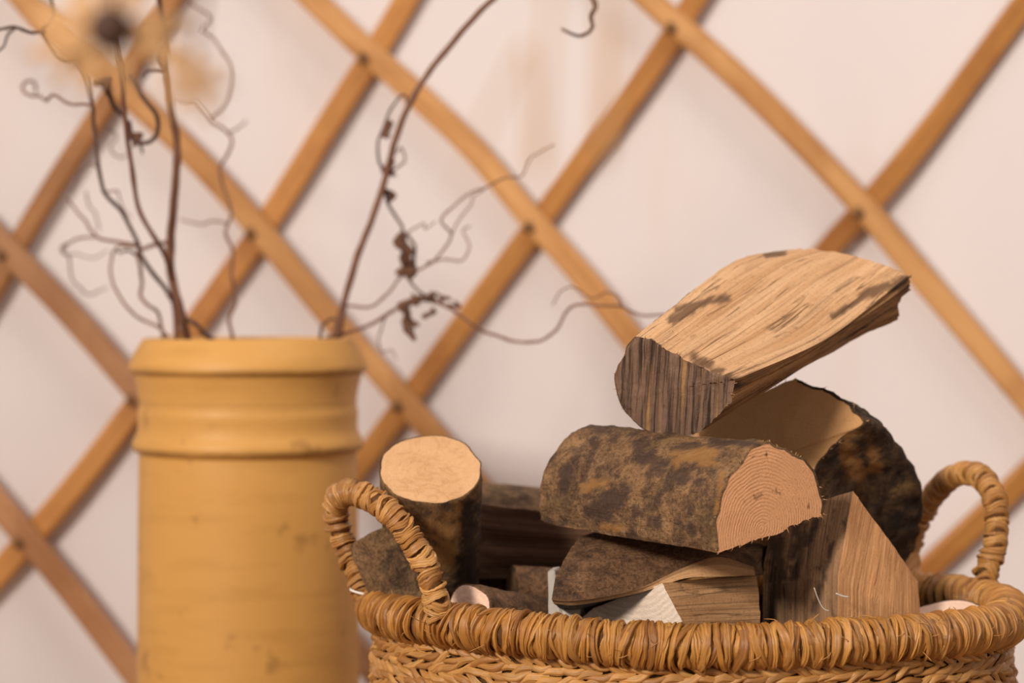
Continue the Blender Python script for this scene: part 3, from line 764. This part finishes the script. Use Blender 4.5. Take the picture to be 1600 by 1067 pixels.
# 1: topmost log
f1 = lambda x, y: 1.397 + (1070 - x) * .00034 + (y - 560) * .00022
n1 = [(993, 526), (1021, 529), (1047, 547), (1082, 570), (1110, 580), (1152, 592), (1142, 625), (1112, 660), (1084, 681), (1064, 684), (1030, 678), (1001, 667), (970, 632), (961, 594), (965, 576), (980, 541)]
m1 = [(1096, 444), (1128, 452), (1160, 470), (1200, 492), (1240, 512), (1277, 537), (1272, 548), (1262, 565), (1240, 588), (1215, 597), (1185, 595), (1150, 580), (1110, 545), (1085, 505), (1080, 480), (1084, 456)]
q1 = [(1160, 403), (1196, 410), (1230, 422), (1268, 440), (1305, 462), (1350, 487), (1350, 497), (1340, 512), (1320, 536), (1300, 550), (1260, 542), (1222, 522), (1180, 490), (1158, 460), (1150, 440), (1152, 416)]
z1 = [(1228, 391), (1262, 390), (1300, 393), (1338, 401), (1378, 412), (1419, 430), (1421, 452), (1406, 473), (1402, 498), (1378, 510), (1335, 500), (1292, 480), (1252, 455), (1228, 435), (1218, 420), (1218, 402)]
ra = ringpx(n1, f1); rb = ringpx(m1, lambda x, y: 1.470 + (1180 - x) * .00034 + (y - 520) * .00022)
rc = ringpx(q1, lambda x, y: 1.512 + (1250 - x) * .00034 + (y - 470) * .00022)
rd = ringpx(z1, lambda x, y: 1.550 + (1320 - x) * .00034 + (y - 445) * .00022)
t1 = log('split_log', 'topmost split log tilted up to the right with dark grooved sawn end', [ra, rb, rc, rd], ['w'] * 5 + ['d'] * 4 + ['b'] * 6 + ['b'],
    {'w': WOOD('split_gold', 1.5, 'split_face'), 'd': WOOD('split_dark', 2.2, 'rotten_side'), 'b': BARK('bark_brown', 1.4)},
    (('sawn_end', 'end_saw', 1.5), ('broken_end', 'split_dark', 2.0)), .0021, None, P(1150, 592, 1.38) - P(1000, 540, 1.42), .02, seed=5, fringe=25)
q = [P(1300, 541, 1.492) - t1.location, P(1345, 508, 1.50) - t1.location, P(1385, 478, 1.52) - t1.location, P(1422, 452, 1.535) - t1.location]
link('torn_sliver', mesh('sliver', *tube(spline(q, 6), [.0008 + .0026 * math.sin(math.pi * min(1, .1 + i / 18)) for i in range(19)], 8, .6, 3)), t1, M['bark_rust'])
q = [P(1368, 470, 1.50) - t1.location, P(1392, 452, 1.515) - t1.location, P(1415, 437, 1.53) - t1.location, P(1424, 431, 1.535) - t1.location]
link('torn_sliver', mesh('sliver', *tube(spline(q, 6), [.0022 - .0001 * i for i in range(19)], 8, .6, 5)), t1, M['bark_dark'])
# 3: dark bark log behind on the right
n3 = [(1243, 590), (1271, 600), (1304, 615), (1338, 640), (1347, 656), (1318, 684), (1276, 729), (1245, 850), (1165, 855), (1095, 765), (1092, 668), (1175, 620)]
f3 = lambda x, y: 1.495 - (x - 1230) * .0002 - (y - 680) * .00010
r0 = ringpx(n3, f3); mv = V((.060, .085, -.080))
r1 = moved(r0, mv * .45 + V((.006, 0, .010)), 1.06); r2 = moved(r0, mv * .95 + V((.003, 0, -.001)), 1.0); r3 = moved(r0, mv * 1.3 + V((-.008, 0, -.002)), .78)
log('split_log', 'thick dark-barked log at the back right with an amber face turned left', [r0, r1, r2, r3], ['b'] * 7 + ['w'] * 5,
    {'b': BARK('bark_dark', 4.2), 'w': WOOD('split_brown', 1.2)}, (('sawn_end', 'end_amber', .25), ('sawn_end', 'end_old', .6)), .0028, P(1160, 760, 1.5), None, .035, seed=7, fringe=40)
# 5: upright wedge right of centre
top = [(1205, 812, 1.475), (1245, 796, 1.46), (1290, 780, 1.452), (1333, 767, 1.44), (1370, 818, 1.452), (1404, 865, 1.462), (1436, 910, 1.475), (1400, 870, 1.52), (1290, 820, 1.53)]
mid = [(1192, 915, 1.46), (1230, 912, 1.447), (1270, 906, 1.43), (1309, 897, 1.412), (1350, 930, 1.425), (1400, 950, 1.440), (1437, 985, 1.455), (1400, 985, 1.52), (1290, 960, 1.52)]
bot = [(1184, 1500, 1.44), (1225, 1500, 1.425), (1262, 1500, 1.405), (1303, 1500, 1.385), (1350, 1500, 1.395), (1395, 1500, 1.41), (1434, 1500, 1.43), (1380, 1480, 1.50), (1260, 1480, 1.50)]
R = [[P(*p) for p in ring] for ring in (top, mid, bot)]
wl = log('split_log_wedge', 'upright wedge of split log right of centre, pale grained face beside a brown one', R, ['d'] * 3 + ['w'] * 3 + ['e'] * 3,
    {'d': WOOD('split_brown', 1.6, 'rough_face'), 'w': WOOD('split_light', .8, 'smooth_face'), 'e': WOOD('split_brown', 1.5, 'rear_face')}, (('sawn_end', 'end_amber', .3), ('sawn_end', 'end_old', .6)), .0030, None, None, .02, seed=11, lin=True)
for k, pts in enumerate([[(1306, 927), (1316, 931), (1326, 933)], [(1272, 918), (1278, 935), (1286, 950), (1296, 955)]]):
    q = [P(x, y, 1.402) - wl.location for x, y in pts]; q = spline(q, 4)
    link('wood_splinter', mesh('splinter', *tube(q, [.0006, .0004][k:k + 1] * len(q), 5, 0)), wl, M['offcut'])
# 4: dark slab under the half-round log
R = [[(906, 838, 1.46), (886, 866, 1.435), (868, 900, 1.415), (862, 936, 1.405), (866, 944, 1.41), (885, 944, 1.50), (920, 850, 1.52)],
     [(950, 828, 1.46), (935, 862, 1.43), (918, 905, 1.405), (906, 938, 1.400), (908, 944, 1.405), (930, 940, 1.50), (960, 845, 1.53)],
     [(1020, 836, 1.455), (1012, 862, 1.43), (1000, 890, 1.41), (990, 922, 1.402), (992, 928, 1.406), (1020, 915, 1.50), (1030, 850, 1.53)],
     [(1080, 846, 1.455), (1076, 858, 1.435), (1070, 872, 1.42), (1066, 889, 1.412), (1068, 904, 1.402), (1090, 895, 1.50), (1100, 838, 1.53)],
     [(1135, 852, 1.46), (1135, 858, 1.445), (1132, 866, 1.43), (1122, 871, 1.422), (1122, 901, 1.405), (1150, 890, 1.50), (1150, 832, 1.53)],
     [(1190, 858, 1.47), (1190, 864, 1.46), (1186, 874, 1.45), (1178, 886, 1.435), (1180, 899, 1.415), (1200, 890, 1.50), (1200, 838, 1.53)]]
R = [[P(*p) for p in r] for r in R]
log('split_log', 'weathered dark brown split log lying under the half-round log', R, ['d', 'd', 'd', 'w', 'b', 'b', 'b'],
    {'d': WOOD('bark_brown', 1.6, 'weathered_face'), 'w': WOOD('split_tan', .6), 'b': BARK('bark_dark', .8)}, (('broken_end', 'bark_dark', .8), ('sawn_end', 'end_old', .6)), .0028, None, None, .03, seed=13)
# 6: pale-ended wedge beneath it
R = [[(1035, 911, 1.398), (1085, 1010, 1.385), (1000, 1060, 1.43), (880, 990, 1.47), (927, 950, 1.45), (990, 927, 1.42)],
     [(1110, 903, 1.42), (1140, 1012, 1.402), (1090, 1060, 1.47), (975, 960, 1.52), (1010, 930, 1.49), (1070, 914, 1.455)],
     [(1182, 899, 1.44), (1192, 1010, 1.42), (1150, 1060, 1.5), (1060, 950, 1.56), (1090, 915, 1.53), (1140, 902, 1.49)]]
R = [[P(*p) for p in r] for r in R]
log('split_log_wedge', 'wedge log with a pale ringed triangular end just above the basket rim', R, ['w', 'v', 'b', 'v', 'v', 'v'],
    {'w': WOOD('split_tan', .9, 'split_face'), 'v': WOOD('split_tan', .6, 'rear_face'), 'b': BARK('bark_brown', .8)}, (('sawn_end', 'end_pale', .2), ('sawn_end', 'end_old', .6)), .0026, P(960, 800, 1.42), None, .02, seed=15)
# 7: upright round log on the left
nn = V((.02, -.60, .80)).normalized(); c7 = P(673, 732, 1.475)
log('round_log', 'upright round log with a bright tan sawn top beside the left handle', round_rings(c7, nn, 81 * 1.475 / FPX, .155, 18, 4, .95, V((0, 0, 0)), .05, 3), ['b'] * 18,
    {'b': BARK('bark_rust', 1.7)}, (('sawn_end', 'end_round', .2), ('sawn_end', 'end_old', .6)), .0026, c7 + V((.004, 0, .0)), None, .03, seed=17)
# 8: mottled bark log inside the left handle
c8 = P(594, 832, 1.50)
log('round_log', 'mottled olive barked log leaning inside the left handle', round_rings(c8, V((-.42, .18, .88)), .0235, .13, 14, 4, 1.1, V((-.002, 0, 0)), .2, 8), ['b'] * 14,
    {'b': BARK('bark_green', 2.4)}, (('broken_end', 'bark_brown', 1.2), ('sawn_end', 'end_old', .6)), .0028, None, None, .04, seed=19)
# 9: log across the back left
R = [[(725, 750, 1.66), (722, 758, 1.60), (722, 783, 1.565), (722, 905, 1.575), (725, 880, 1.65)],
     [(800, 757, 1.665), (800, 764, 1.61), (800, 794, 1.57), (800, 905, 1.58), (800, 885, 1.655)],
     [(930, 772, 1.67), (933, 782, 1.62), (936, 808, 1.58), (936, 905, 1.59), (930, 890, 1.66)]]
R = [[P(*p) for p in r] for r in R]
log('split_log', 'split log lying across the back left, reddish face below a mossy bark top', R, ['b', 'b', 'w', 'v', 'v'],
    {'b': BARK('bark_green', 1.8), 'w': WOOD('split_red', 1.2), 'v': WOOD('split_red', 1.0, 'rear_face')}, (('sawn_end', 'end_old', .3), ('sawn_end', 'end_pink', .3)), .0035, None, None, .04, seed=21)
# 10: small round log front left
c10 = P(730, 958, 1.435)
log('round_log', 'small round log with a pinkish sawn end lying behind the rim near the left handle', round_rings(c10, V((-.62, -.72, .22)), .0205, .085, 14, 3, 1.0, V(), .1, 5), ['b'] * 14,
    {'b': BARK('bark_brown', 1.6)}, (('sawn_end', 'end_pink', .2), ('sawn_end', 'end_old', .6)), .0026, None, None, .05, seed=23)
c10 = P(800, 935, 1.53)
log('round_log', 'dark barked log low between the round log and the dark slab', round_rings(c10, V((-.95, -.2, .05)), .024, .085, 14, 3, 1.0, V(), .1, 6), ['b'] * 14,
    {'b': BARK('bark_brown', 1.6)}, (('sawn_end', 'end_old', .2), ('sawn_end', 'end_old', .6)), .003, None, None, .05, seed=25)
# pale offcut peeping out behind the slab
R = [[(856, 893, 1.47), (866, 891, 1.47), (880, 930, 1.47), (906, 950, 1.465), (908, 1060, 1.46), (858, 1060, 1.46)]]
R = [[P(*p) for p in r] for r in R]; R.append(moved(R[0], V((.004, .012, .002)), .98))
M['offcut_key'] = M['offcut']
log('offcut', 'thin whitish offcut poking up beside the dark brown slab', R, ['w'] * 6, {'w': WOOD('offcut', .3, 'edge')}, (('flat_face', 'offcut', .2), ('flat_face', 'offcut', .2)), .003, None, None, .02, seed=27)
# 11: pink ended log at right
c11 = P(1488, 986, 1.475)
log('round_log', 'log with a pale pink sawn end low at the right inside the basket', round_rings(c11, V((-.12, -.52, .82)), .0345, .10, 16, 3, 1.0, V(), .1, 9), ['b'] * 16,
    {'b': BARK('bark_brown', 1.6)}, (('sawn_end', 'end_pink', .25), ('sawn_end', 'end_old', .6)), .003, None, None, .04, seed=29)
# 12: tan chip at the back right
R = [[(1404, 868, 1.60), (1436, 862, 1.60), (1442, 905, 1.59), (1440, 1100, 1.56), (1400, 1100, 1.56)]]
R = [[P(*p) for p in r] for r in R]; R.append(moved(R[0], V((.003, .02, .0)), .95))
log('log_chip', 'small tan chip of wood standing at the foot of the right handle', R, ['w'] * 5, {'w': WOOD('split_tan', .5, 'edge')}, (('split_face', 'split_light', .3), ('split_face', 'split_brown', .3)), .003, None, None, .02, seed=31)

# ------------------------------------------------------------ basket
BC = V((P(1076, 900, 1.5).x, 1.50, 0)); RA, RB = .230, .150; TH = math.radians(-6); RZ = .2785; RT = .0128
def ell(phi, a, b, z):
    x, y = a * math.cos(phi), b * math.sin(phi)
    return V((x * math.cos(TH) - y * math.sin(TH), x * math.sin(TH) + y * math.cos(TH), z))
def rim_z(phi): return RZ + .0018 * math.sin(phi * 2 + 1) + .0012 * math.sin(phi * 5)
basket = empty('rush_basket', BC, 'round woven rush log basket with two wrapped loop handles, full of firewood', 'basket')
# arc-length table
TAB = []; L = 0; prev = None; NS = 1440
for i in range(NS + 1):
    p = ell(2 * math.pi * i / NS, RA, RB, 0)
    if prev is not None: L += (p - prev).length
    TAB.append(L); prev = p
PER = L
def phi_at(s):
    s %= PER; lo, hi = 0, NS
    while hi - lo > 1:
        m = (lo + hi) // 2
        if TAB[m] <= s: lo = m
        else: hi = m
    return 2 * math.pi * (lo + (s - TAB[lo]) / max(1e-9, TAB[hi] - TAB[lo])) / NS
# rim core
pts = [ell(2 * math.pi * i / 160, RA, RB, rim_z(2 * math.pi * i / 160)) for i in range(161)]
rim = link('rim', mesh('rim', *tube(pts, [RT] * 161, 12, 0)), basket, M['core'])
def loop_mesh(R0, w0, th, skew, seed, seg=34, gapw=.30, oval=1.0):
    """one turn of a flat rush strand round a core; core axis = local X"""
    lean = random.Random(seed).choice((.5, .9, 1.2, -.6)); sec = [(u_, h_ + lean * u_) for u_, h_ in ((-.5, -.5), (-.47, .45), (-.15, .80), (.05, .62), (.25, .85), (.47, .5), (.5, -.5))]
    vs, fs, gr = [], [], []; n = len(sec); random.seed(seed)
    ph = random.uniform(0, 6.28); s2 = random.uniform(-1, 1) * .35
    for i in range(seg):
        a = 2 * math.pi * i / seg
        wv = w0 * (1 - gapw * .5 + gapw * math.sin(a * 1 + ph) * .6 + .16 * noise.noise(V((math.cos(a) * 1.8, math.sin(a) * 1.8, seed))))
        xo = skew * math.sin(a + .3) + s2 * w0 * math.sin(2 * a + ph) + .12 * w0 * noise.noise(V((math.cos(a) * 3, math.sin(a) * 3, seed + 5)))
        rr0 = R0 * (1 + .05 * noise.noise(V((math.cos(a) * 2, math.sin(a) * 2, seed + 9))))
        tw = .35 * math.sin(a + ph * 2)
        for u, h in sec:
            rr = rr0 + th * h + th * tw * u * 1.6
            vs.append((xo + u * wv, rr * math.cos(a), rr * math.sin(a) * oval)); gr.append((u * wv, a * R0, seed * .13))
    for i in range(seg):
        for k in range(n - 1):
            a = i * n + k; b = ((i + 1) % seg) * n + k; fs.append((a, b, b + 1, a + 1))
    me = mesh('wrap', vs, fs, gr); me.flip_normals(); me.shade_smooth(); me.set_sharp_from_angle(angle=.75); return me
def frame(tan, up=V((0, 0, 1))):
    x = tan.normalized(); z = (up - x * up.dot(x)).normalized(); y = z.cross(x)
    return Matrix((x, y, z)).transposed().to_4x4()
WR = [loop_mesh(RT + .0004, .0056, .0022, .0020 * (1 if k % 3 else -.8), 100 + k) for k in range(20)]
for m in WR: m.materials.append(M['straw'])
random.seed(21)
NR = 298; s = 0.0
for k in range(NR):
    s = PER * k / NR + random.uniform(-.0011, .0011); ph = phi_at(s)
    p = ell(ph, RA, RB, rim_z(ph)); q = ell(ph + .01, RA, RB, rim_z(ph + .01))
    o = link('wrapping_strand', random.choice(WR), rim)
    m = frame(q - p)
    rx = Matrix.Rotation(random.uniform(-.5, .5), 4, 'X'); rz = Matrix.Rotation(random.gauss(0, .10), 4, 'Z'); ry = Matrix.Rotation(random.gauss(0, .11), 4, 'Y')
    sc = random.uniform(.97, 1.11)
    o.matrix_local = Matrix.Translation(p) @ m @ rz @ ry @ rx @ Matrix.Diagonal((random.uniform(.8, 1.2), sc, sc, 1))
uw = loop_mesh(RT - .0009, .0072, .0022, .001, 150, 24); bv = [v.co.copy() for v in uw.vertices]; bf = [tuple(p.vertices) for p in uw.polygons]; bg_ = [tuple(d.vector) for d in uw.attributes['grain'].data]
vs, fs, gr, tint = [], [], [], []
for k in range(250):
    ph = phi_at(PER * (k + .5) / 250); p = ell(ph, RA, RB, rim_z(ph)); q = ell(ph + .01, RA, RB, rim_z(ph + .01))
    m = Matrix.Translation(p) @ frame(q - p) @ Matrix.Rotation(random.gauss(0, .06), 4, 'Z') @ Matrix.Rotation(random.uniform(-3, 3), 4, 'X')
    off = len(vs); vs += [m @ v for v in bv]; fs += [tuple(x + off for x in f) for f in bf]; gr += bg_; tint += [random.random()] * len(bv)
me = mesh('under_wrap', vs, fs, gr); at = me.attributes.new('tint', 'FLOAT', 'POINT'); at.data.foreach_set('value', tint)
link('under_wrap', me, rim, M['straw'])['kind'] = 'stuff'
# loose fibres standing off the rim and the weave
fv, ff = [], []
for k in range(90):
    ph = random.uniform(math.pi, 2 * math.pi) if k < 75 else random.uniform(0, math.pi); p = ell(ph, RA, RB, rim_z(ph)); c_ = V((p.x, p.y, 0)).normalized()
    a = random.uniform(-.6, 1.6); d0 = (c_ * math.cos(a) + V((0, 0, 1)) * math.sin(a)); p0 = p + d0 * (RT + .0028)
    sd = V((random.uniform(-1, 1), random.uniform(-1, 1), random.uniform(-.6, .6))); L = random.uniform(.004, .013)
    pts = spline([p0, p0 + (d0 * .5 + sd * .6) * L * .5, p0 + (d0 * .3 + sd) * L], 3)
    a_, f_ = tube(pts, [.00028] * (len(pts) - 1) + [.0001], 4, 0); off = len(fv); fv += a_; ff += [tuple(x + off for x in f) for f in f_]
link('loose_fibre', mesh('loose_fibre', fv, ff), rim, M['straw_pale'])['kind'] = 'stuff'
# handles
def handle(pts, wloop, rcore, label):
    q = spline([V(P(*p)) - BC for p in pts], 10)
    h = link('handle', mesh('handle', *tube(q, [rcore] * len(q), 10, 0)), basket, M['core'])
    L = [0]
    for i in range(1, len(q)): L.append(L[-1] + (q[i] - q[i - 1]).length)
    T = L[-1]; n = int(T / wloop)
    for k in range(n + 1):
        s = T * k / n; i = 0
        while i < len(L) - 2 and L[i + 1] < s: i += 1
        t_ = (s - L[i]) / max(1e-9, L[i + 1] - L[i]); p = q[i].lerp(q[i + 1], t_)
        tan = q[min(i + 2, len(q) - 1)] - q[max(i - 1, 0)]
        o = link('wrapping_strand', random.choice(WH), h)
        sc = random.uniform(.95, 1.10)
        o.matrix_local = Matrix.Translation(p) @ frame(tan, V((0, 1, .1))) @ Matrix.Rotation(random.gauss(.10, .10), 4, 'Y') @ Matrix.Rotation(.12 + random.gauss(0, .08), 4, 'Z') @ Matrix.Rotation(random.uniform(0, 6.28) if False else random.uniform(-.6, .6), 4, 'X') @ Matrix.Diagonal((random.uniform(.85, 1.15), sc, sc, 1))
    return h
WH = [loop_mesh(.0068, .0066, .0026, .0024, 200 + k, 26) for k in range(14)]
for m in WH: m.materials.append(M['straw_pale'])
handle([(684, 962, 1.405), (678, 925, 1.405), (668, 892, 1.408), (650, 856, 1.412), (626, 820, 1.42), (596, 790, 1.435), (562, 772, 1.455), (538, 771, 1.475), (525, 790, 1.495), (530, 826, 1.505), (545, 864, 1.51), (558, 892, 1.51), (568, 922, 1.51), (574, 945, 1.51)], .0050, .0068, '')
handle([(1410, 900, 1.615), (1418, 860, 1.62), (1434, 815, 1.615), (1462, 768, 1.60), (1496, 742, 1.58), (1528, 742, 1.56), (1550, 768, 1.545), (1558, 810, 1.535), (1555, 850, 1.53), (1545, 885, 1.53), (1534, 925, 1.53)], .0052, .0072, '')
# white cord at the left handle's foot
q = []
c_ = P(573, 925, 1.505) - BC
for i in range(25):
    a = 2 * math.pi * i / 24; q.append(c_ + V((math.cos(a) * .0118, math.sin(a) * .0118, -.0022 * math.cos(a))))
link('white_cord', mesh('cord', *tube(q, [.0009] * 25, 6, 0)), basket, M['cord'])
# wall of the basket
def wall_r(z):                                   # outward offset of the woven wall at height z
    t_ = (RZ - z) / RZ
    return -.004 + .006 * math.sin(min(1, t_ * 1.5) * math.pi) - .035 * max(0, t_ - .55) ** 1.5
vs, fs = [], []; n = 120; zs = [RZ - .005 - (RZ - .010) * i / 24 for i in range(25)]
for inn in (0, 1):
    for z in (zs if not inn else zs[::-1]):
        for k in range(n):
            o_ = wall_r(z) - (.008 if inn else 0); vs.append(ell(2 * math.pi * k / n, RA + o_, RB + o_, z))
rows_ = 50
for i in range(rows_ - 1):
    for k in range(n): fs.append((i * n + k, (i + 1) * n + k, (i + 1) * n + (k + 1) % n, i * n + (k + 1) % n))
wallo = link('basket_wall', mesh('basket_wall', vs, fs), basket, M['core'])
vs = [ell(2 * math.pi * k / n, RA - .02, RB - .02, .004) for k in range(n)] + [ell(2 * math.pi * k / n, RA - .02, RB - .02, .016) for k in range(n)]
fs = [tuple(range(n))[::-1], tuple(range(n, 2 * n))] + [(k, (k + 1) % n, n + (k + 1) % n, n + k) for k in range(n)]
link('base', mesh('base', vs, fs), basket, M['core'], False)
# woven strands
def strand_mesh(Ls, wd, th, seed):
    vs, gr = [], []; fs = []; N = 10
    sec = [(-.5, 0), (-.33, .6), (0, 1.0), (.33, .62), (.5, 0)]
    for i in range(N + 1):
        t_ = i / N; env = math.sin(math.pi * (.07 + .86 * t_)) ** .75
        bow = .0022 * math.sin(math.pi * t_); bend = .0012 * math.sin(2 * math.pi * t_ + seed)
        for u, h in sec:
            wv = wd * env * (1 + .12 * noise.noise(V((t_ * 3, u, seed))))
            vs.append(((t_ - .5) * Ls, bow + th * h * (.5 + .5 * env) + .0005 * math.sin(t_ * 7 + seed) * u, u * wv + bend)); gr.append((u * wv, t_ * Ls, seed * .3))
    n = len(sec)
    for i in range(N):
        for k in range(n - 1): a = i * n + k; fs.append((a, a + 1, a + n + 1, a + n))
    return vs, fs, gr
SM = []
for k in range(10):
    a = strand_mesh(random.uniform(.021, .028), random.uniform(.0050, .0066), .0026, 300 + k)
    m = mesh('weave', *a); m.materials.append(M['straw_pale']); m.shade_smooth(); SM.append((m, a))
PITCHR = .0066; step = .0112
cand = []; r = 0; z = RZ - .0165
while z > .012:
    off = wall_r(z) + .001; cnt = int(PER / step)
    for k in range(cnt):
        ph = phi_at(PER * (k + (r % 2) * .5) / cnt + random.uniform(-.0012, .0012))
        zz = z + random.uniform(-.0009, .0009) + (rim_z(ph) - RZ) * max(0, 1 - r / 8)
        p = ell(ph, RA + off, RB + off, zz); q = ell(ph + .01, RA + off, RB + off, zz)
        tan = (q - p).normalized(); outw = V((tan.y, -tan.x, 0))
        fr = Matrix((tan, outw, V((0, 0, 1)))).transposed().to_4x4()
        sl = (.30, -.34, -.22, .34)[r % 4] + random.gauss(0, .10)
        m = Matrix.Translation(p) @ fr @ Matrix.Rotation(sl, 4, 'Y') @ Matrix.Diagonal((random.uniform(.85, 1.15), random.uniform(.8, 1.3), random.uniform(.85, 1.2), 1))
        wp = p + BC; x, y = to_px(wp)
        vis = outw.dot(V((0, 0, CAMZ)) - wp) > 0 and -20 < x < 1620 and y < 1078
        cand.append((vis, y, m, random.randrange(10)))
    r += 1; z -= PITCHR
vis = sorted([c for c in cand if c[0]], key=lambda c: c[1])
print('visible weave strands', len(vis))
parts = vis[:300]; rest = vis[300:] + [c for c in cand if not c[0]]
for c in parts:
    o = link('weave_strand', SM[c[3]][0], wallo); o.matrix_local = c[2]
vs, fs, gr, tint = [], [], [], []
for c in rest:
    a = SM[c[3]][1]; off = len(vs); vs += [c[2] @ V(v) for v in a[0]]; fs += [tuple(x + off for x in f) for f in a[1]]; gr += a[2]; tint += [random.random()] * len(a[0])
me = mesh('lower_weave', vs, fs, gr); at = me.attributes.new('tint', 'FLOAT', 'POINT'); at.data.foreach_set('value', tint)
o = link('lower_weave', me, wallo, M['straw_pale']); o['kind'] = 'stuff'
